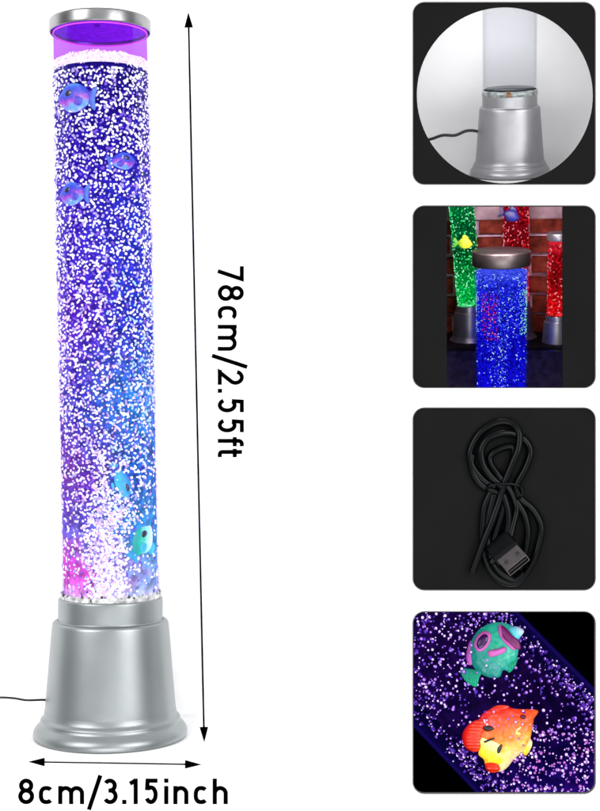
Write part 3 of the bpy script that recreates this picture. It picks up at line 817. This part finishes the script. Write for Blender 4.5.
# plug
A, B, T_ = z3(255, 745, 34), z3(362, 658, 34), z3(325, 560, 32)
ex = (B - A).normalized(); back = (T_ - B) ; back = (back - ex * back.dot(ex)); back = (back.normalized() + Vector((0, .95, 0))).normalized()
back = (back - ex * back.dot(ex)).normalized(); ez = ex.cross(back).normalized()
if ez.y > 0: ez = -ez
pm = Matrix((ex, back, ez)).transposed().to_4x4(); pm.translation = (A + B) / 2
w_, hgt, dep = (B - A).length * .84, .0112, .018
pl = empty('usb_plug', pm); pl.parent = cab
V, F = merge(box((0, dep / 2, hgt / 2 - .0006), (w_, dep, .0012)), box((0, dep / 2, -hgt / 2 + .0006), (w_, dep, .0012)),
             box((-w_ / 2 + .0006, dep / 2, 0), (.0012, dep, hgt - .0026)), box((w_ / 2 - .0006, dep / 2, 0), (.0012, dep, hgt - .0026)))
bevel(mesh('shell', V, F, M['steel'], pl, False), .0003)
V, F = merge(box((0, dep / 2 + .0006, -.0018), (w_ - .003, dep - .002, .003))); mesh('tongue', V, F, M['inside_black'], pl, False)
for xx_ in (-.0075, .0075):
    V, F = merge(box((xx_, dep * .5, hgt / 2 + .00015), (.0042, .004, .0003))); mesh('slot', V, F, M['inside_black'], pl, False)
V, F = merge(box((0, dep + .0125, 0), (w_ + .004, .024, hgt + .003)))
bevel(mesh('overmould', V, F, M['cable'], pl, False), .003, 4)

# ---- 4: close view down a dark tube with two fish
r4 = panel_root(4, 'square box at the bottom showing a slanting dark tube with two fish')
flared('casing', PAN[4], 0, 0, YW + .0045, YW + .010, M['panel_dark'], r4, back=False)
x0, x1, a0, a1 = PAN[4]
flared('chamber', PAN[4], 70, 90, YW + .012, .50, M['panel_dark'], r4)
F4, s4 = frame_at(505, 702, .26, 0)
def z4(x, y): return ((405 + x * .325 - 505), -(605 + y * .325 - 702))    # zoomed view -> px offsets from the panel centre
ax_pt = z4(182, 195); ang4 = math.radians(-44.6)
T4 = F4 @ Matrix.Translation((ax_pt[0] * s4, .0, ax_pt[1] * s4)) @ Matrix.Rotation(-ang4, 4, 'Y') @ Matrix.Rotation(PI / 2, 4, 'Y')
# tube axis = local z, pointing down-right
R4 = 75.5 * s4
big = tag(empty('bubble_tube', T4), 'dark violet tube full of bubbles slanting across the bottom box', 'tube')
M['tube4'] = acrylic('violet_edge_acrylic', (.96, .94, 1), .006, .1, vol=((75, 50, 235), 2.6))
cyl_shell('wall', R4 - .0035, R4, -.17, .21, M['tube4'], big, 128)
w4 = [(0, (28, 8, 62)), (.3, (24, 6, 52)), (.6, (16, 4, 46)), (.85, (45, 12, 105)), (1, (80, 30, 150))]
w4b = [(0, (30, 8, 70)), (.4, (18, 5, 50)), (.7, (30, 12, 120)), (1, (60, 30, 180))]
wm4 = water_mat('dark_violet_water', w4, w4b, .25, R4, .9, 14, .35, 1.2)
V, F = lathe([(.0001, -.17), (R4 * .72, -.17), (R4 * .72, .21), (.0001, .21)], 96)
mesh('water', V, F, wm4, big)
B4 = [glow('v_bub', (205, 150, 255), 1.15), glow('v_bub2', (250, 225, 255), 1.25), glow('v_bub3', (110, 60, 220), .9), glow('v_bub4', (95, 70, 200), .9), glow('v_bub5', (235, 140, 225), 1)]
Cs, Rs, ms = [], [], []
F4i = T4.inverted() @ F4
def fish_gap(c):                # keep the space of the two fish mostly free of bubbles
    w = F4.inverted() @ (T4 @ Vector(c)); X, Z = w.x / s4, w.z / s4
    for (cx, cz, rr) in ((-13, 46, 23), (-8, -22, 26)):
        if (X - cx) ** 2 + (Z - cz) ** 2 < rr * rr and random.random() > .14: return True
    return False
while len(Cs) < 6000:
    t = random.uniform(0, 2 * PI); z = random.uniform(-.165, .205); rr = R4 * random.uniform(.75, .93)
    c_ = (rr * math.cos(t), rr * math.sin(t), z)
    w = F4.inverted() @ (T4 @ Vector(c_)); X, Z = w.x / s4, w.z / s4
    d = .40 + .4 * (X + 10 < 0 and Z > 0) + .65 * (X > 10 and Z < -20) - .15 * (X > 10 and Z > 20) - .2 * (X < -35 and Z < -10)
    if random.random() > d or fish_gap(c_): continue
    Cs.append(c_); Rs.append(random.choice((.0006, .0008, .0010, .0012, .0016)) * random.uniform(.8, 1.1))
    pk = (X > 0 and Z < -25)
    ms.append(random.choice((1, 4, 4, 1, 0)) if pk else random.choice((0, 0, 0, 1, 1, 2, 3)))
for (cx, cz, rr, k_) in ((-13, 46, 26, 22), (-8, -22, 30, 34)):   # a few bubbles rise between fish and wall
    for _ in range(k_):
        X, Z = cx + random.gauss(0, rr * .45), cz + random.gauss(0, rr * .45)
        p_ = T4.inverted() @ (F4 @ Vector((X * s4, 0, Z * s4)))
        if abs(p_.x) > R4 * .8: continue
        w_x = math.sqrt((R4 * .948) ** 2 - p_.x ** 2)
        q_ = T4.inverted().to_3x3() @ (F4.to_3x3() @ Vector((0, -1, 0)))
        c_ = Vector((p_.x, 0, p_.z)) + q_.normalized() * w_x
        Cs.append(tuple(c_)); Rs.append(random.uniform(.0008, .0014)); ms.append(random.choice((0, 1, 1)))
tag(blobs('bubbles', Cs, Rs, ms, B4, big, 2), kind='stuff')
hc = np.array(Cs); hc[:, :2] *= .985; sel = np.array(ms) != 3
tag(blobs('bubble_shine', hc[sel], np.array(Rs)[sel] * 1.45, np.zeros(sel.sum(), int), [glow('shine_dim', (78, 40, 150), 1)], big, 1), kind='stuff')  # dim glowing spheres add a soft halo behind the bubbles

def fish4(label, build):
    Mx = F4 @ Matrix.Translation((0, -R4 * .84, 0)) @ Matrix.Diagonal((s4 * .95, s4 * .95, s4 * .95, 1))
    r = tag(empty('toy_fish', Mx), label, 'fish', 'toy fish in the slanting tube'); build(r); return r
def O4(pts): return [z4(x, y) for x, y in pts]
def pz(name, pts, T, mat, r, y=0, sub=4, parent=None, c=None, flat=1):
    pts = O4(pts); cx = sum(p[0] for p in pts) / len(pts); cz = sum(p[1] for p in pts) / len(pts)
    V, F = pillow([(p[0] - cx, p[1] - cz) for p in pts], T, 8, sub, flat, c)
    return mesh(name, V, F, mat, parent or r, loc=(cx, y, cz))
def sgm(name, a, b, d, half, **k): return grad_mat(name, [(0, a), (1, b)], d, -half, half, **k)
T_body = grad_mat('teal_body', [(0, (20, 130, 105)), (.5, (30, 165, 135)), (1, (60, 190, 170))], (.7, 0, .5), -26, 26, .42, wob=.12, ns=.12, rough=.3, dim=.8, relief=('scales', .22, .0012))
T_tail = grad_mat('green_tail', [(0, (10, 190, 120)), (1, (20, 140, 110))], (0, 0, 1), -12, 12, .25, wob=.1, ns=.1, relief=('ribs', .16, .0015))
T_mag = pbr('magenta_band', lin((125, 15, 105))[:3], .4, var=.3, vscale=.3)
T_pink = pbr('pink_patch', lin((205, 95, 185))[:3], .4, var=.1, vscale=.3)
T_nose = grad_mat('nose_fade', [(0, (40, 180, 170)), (.5, (110, 210, 240)), (1, (230, 240, 255))], (.8, 0, .5), -6, 6, .3, wob=.05, ns=.2)
T_eye = pbr('violet_eye', lin((60, 15, 85))[:3], .2)
def teal(r):
    pz('body', [(203, 165), (205, 128), (230, 88), (272, 66), (315, 68), (343, 88), (350, 120), (346, 156), (338, 176), (322, 190), (320, 208), (302, 206), (292, 226), (262, 228), (230, 214), (212, 194)], 13, T_body, r)
    pz('tail', [(175, 205), (192, 203), (225, 208), (238, 214), (230, 235), (224, 256), (204, 250), (184, 232)], 5, T_tail, r, -1)
    pz('band', [(296, 74), (312, 82), (330, 102), (350, 118), (354, 142), (334, 140), (308, 118), (293, 92)], 5, T_mag, r, -5.5)
    pz('band_edge', [(290, 72), (296, 74), (296, 95), (310, 117), (338, 142), (332, 146), (304, 124), (288, 95)], 4, T_pink, r, -5.6, c=(-2, -1))
    pz('nose', [(318, 80), (345, 76), (364, 88), (356, 104), (342, 117), (328, 104)], 10, T_nose, r, -3)
    pz('side_fin', [(260, 150), (285, 144), (306, 138), (312, 148), (296, 160), (268, 168), (258, 162)], 5, T_pink, r, -8)
    e = pz('eye', [(216, 134), (226, 106), (248, 92), (266, 100), (264, 124), (248, 147), (228, 153)], 4, T_pink, r, -6.5)
    pts = O4([(224, 132), (232, 112), (248, 101), (258, 108), (256, 124), (244, 140), (231, 145)]); cx = sum(p[0] for p in pts) / 7; cz = sum(p[1] for p in pts) / 7
    V, F = pillow([(p[0] - cx, p[1] - cz) for p in pts], 3, 6); mesh('pupil', V, F, T_eye, e, loc=(cx - e.location.x, -1.6, cz - e.location.z))
    pz('lower_fin', [(318, 190), (330, 180), (345, 165), (342, 185), (330, 205), (318, 212)], 4, T_tail, r, 0)
    pz('back_fin', [(192, 172), (196, 142), (206, 120), (214, 150), (212, 188), (200, 192)], 4, T_pink, r, 0)
O_body = grad_mat('orange_body', [(0, (225, 25, 10)), (.3, (235, 90, 20)), (.55, (245, 130, 25)), (.72, (250, 190, 60)), (1, (255, 240, 170))], (.35, 0, -.94), -26, 26, .5, wob=.16, ns=.14, rough=.3, dim=.8, relief=('scales', .2, .0016))
O_red = grad_mat('red_tail', [(0, (235, 60, 15)), (1, (205, 10, 10))], (-1, 0, 0), -12, 12, .28, wob=.1, ns=.2, rough=.3, relief=('ribsz', .1, .0007))
O_yel = grad_mat('yellow_fin', [(0, (255, 150, 20)), (.4, (255, 225, 40)), (1, (255, 245, 190))], (.5, 0, .8), -14, 14, .6, wob=.25, ns=.25, rough=.3, relief=('ribs', .14, .0008))
O_blk = pbr('black_marks', (.01, .005, .005), .4)
def orange(r):
    pz('body', [(190, 392), (215, 365), (255, 332), (300, 314), (345, 318), (404, 320), (393, 345), (388, 372), (380, 408), (362, 440), (335, 462), (312, 490), (285, 500), (255, 470), (222, 430)], 15, O_body, r)
    pz('tail', [(184, 390), (206, 362), (236, 352), (252, 370), (246, 400), (240, 432), (222, 446), (196, 438), (184, 418)], 10, O_red, r, -3)
    pz('belly_fin', [(224, 402), (250, 400), (276, 402), (300, 408), (310, 430), (303, 450), (306, 470), (288, 480), (272, 488), (252, 484), (246, 466), (230, 452), (236, 428)], 8, O_yel, r, -4, 3)
    pz('chest_fin', [(300, 382), (330, 366), (362, 362), (352, 378), (358, 392), (338, 398), (330, 412), (308, 404)], 4, O_yel, r, -5, 2)
    pz('back_fin', [(232, 352), (246, 330), (262, 322), (276, 312), (292, 308), (308, 308), (322, 312), (300, 324), (268, 340)], 5, O_red, r, -1, 2)
    pz('fin_tip', [(250, 478), (270, 472), (290, 480), (292, 496), (272, 504), (254, 496)], 7, O_red, r, -5.5)
    pz('lower_fin', [(350, 410), (372, 395), (388, 412), (380, 438), (366, 452), (352, 430)], 5, O_yel, r, 1)
    pz('mark', [(245, 372), (262, 368), (276, 376), (262, 384), (248, 382)], 3, O_blk, r, -8)
    pz('mark', [(246, 414), (258, 408), (276, 402), (278, 406), (264, 412), (250, 418)], 2.4, O_blk, r, -9.2)
    pz('mark', [(286, 446), (286, 432), (298, 420), (300, 426), (294, 444)], 2.4, O_blk, r, -9.2)
    pz('eye', [(352, 338), (360, 333), (370, 338), (366, 346), (356, 346)], 4, pbr('dark_red_eye', lin((110, 20, 15))[:3], .3), r, -5.5)
fish4('teal fish with violet eye and magenta band in the slanting tube', teal)
fish4('orange fish with red tail and yellow belly in the slanting tube', orange)

# ---------------------------------------------------------------- light, world, camera
w = bpy.data.worlds.new('World'); sc.world = w; w.use_nodes = True
nt = w.node_tree; bg = nt.nodes['Background']
tc = nt.nodes.new('ShaderNodeTexCoord'); sp = nt.nodes.new('ShaderNodeSeparateXYZ'); nt.links.new(tc.outputs['Generated'], sp.inputs[0])
rp = nt.nodes.new('ShaderNodeValToRGB'); mr = nt.nodes.new('ShaderNodeMapRange'); mr.inputs['From Min'].default_value = -1
nt.links.new(sp.outputs[0], mr.inputs['Value']); nt.links.new(mr.outputs[0], rp.inputs[0])
els = rp.color_ramp.elements      # a white studio: bright and grey upright bands added for reflections in the silver
els[0].position = 0; els[0].color = (.35, .37, .38, 1); els[1].position = 1; els[1].color = (.35, .37, .38, 1)
for p, v in ((.10, .55), (.2, .95), (.31, .55), (.40, .75), (.54, 1.2), (.66, 1.05), (.78, .8), (.9, .6)):
    e = els.new(p); e.color = (v, v, v * 1.01, 1)
nt.links.new(rp.outputs[0], bg.inputs[0]); bg.inputs[1].default_value = 1.0

def area(name, loc, tgt, size, power, col=(1, 1, 1)):
    l = bpy.data.lights.new(name, 'AREA'); l.shape = 'RECTANGLE'; l.size = size[0]; l.size_y = size[1]; l.energy = power; l.color = col
    o = bpy.data.objects.new(name, l); COL.objects.link(o); o.location = loc
    o.rotation_euler = (Vector(tgt) - Vector(loc)).to_track_quat('-Z', 'Y').to_euler(); return o
area('softbox', (-1.5, -1.7, .9), (0, 0, 0), (1.2, 1.6), 40)
area('softbox', (1.5, -1.8, .5), (0, 0, 0), (1.2, 1.6), 40)
area('softbox', (.0, -2.4, -1.3), (0, 0, -.2), (2.2, .8), 30)

c1 = at(505, 3.5, .135); t1 = at(505, 110, .25)
area('box_fill', c1, t1, (.15, .02), .27)  # unseen fill added above the round opening to brighten the sweep
area('box_fill', at(505, 200.5, .125), at(505, 290, .33), (.10, .005), .42, (1, .78, .82))  # unseen pinkish fill added above the opening to brighten the bricks
cam = bpy.data.cameras.new('camera'); co = bpy.data.objects.new('camera', cam); COL.objects.link(co)
co.location = (0, -D0, 0); co.rotation_euler = (PI / 2, 0, 0)
cam.sensor_fit = 'VERTICAL'; cam.sensor_height = 24; cam.lens = 12 / (405.5 / 1444.0); cam.clip_start = .01; cam.clip_end = 100
sc.camera = co
sc.view_settings.view_transform = 'Standard'; sc.view_settings.look = 'None'; sc.view_settings.exposure = 0.0; sc.view_settings.gamma = 1
sc.cycles.transparent_max_bounces = 24; sc.cycles.max_bounces = 8
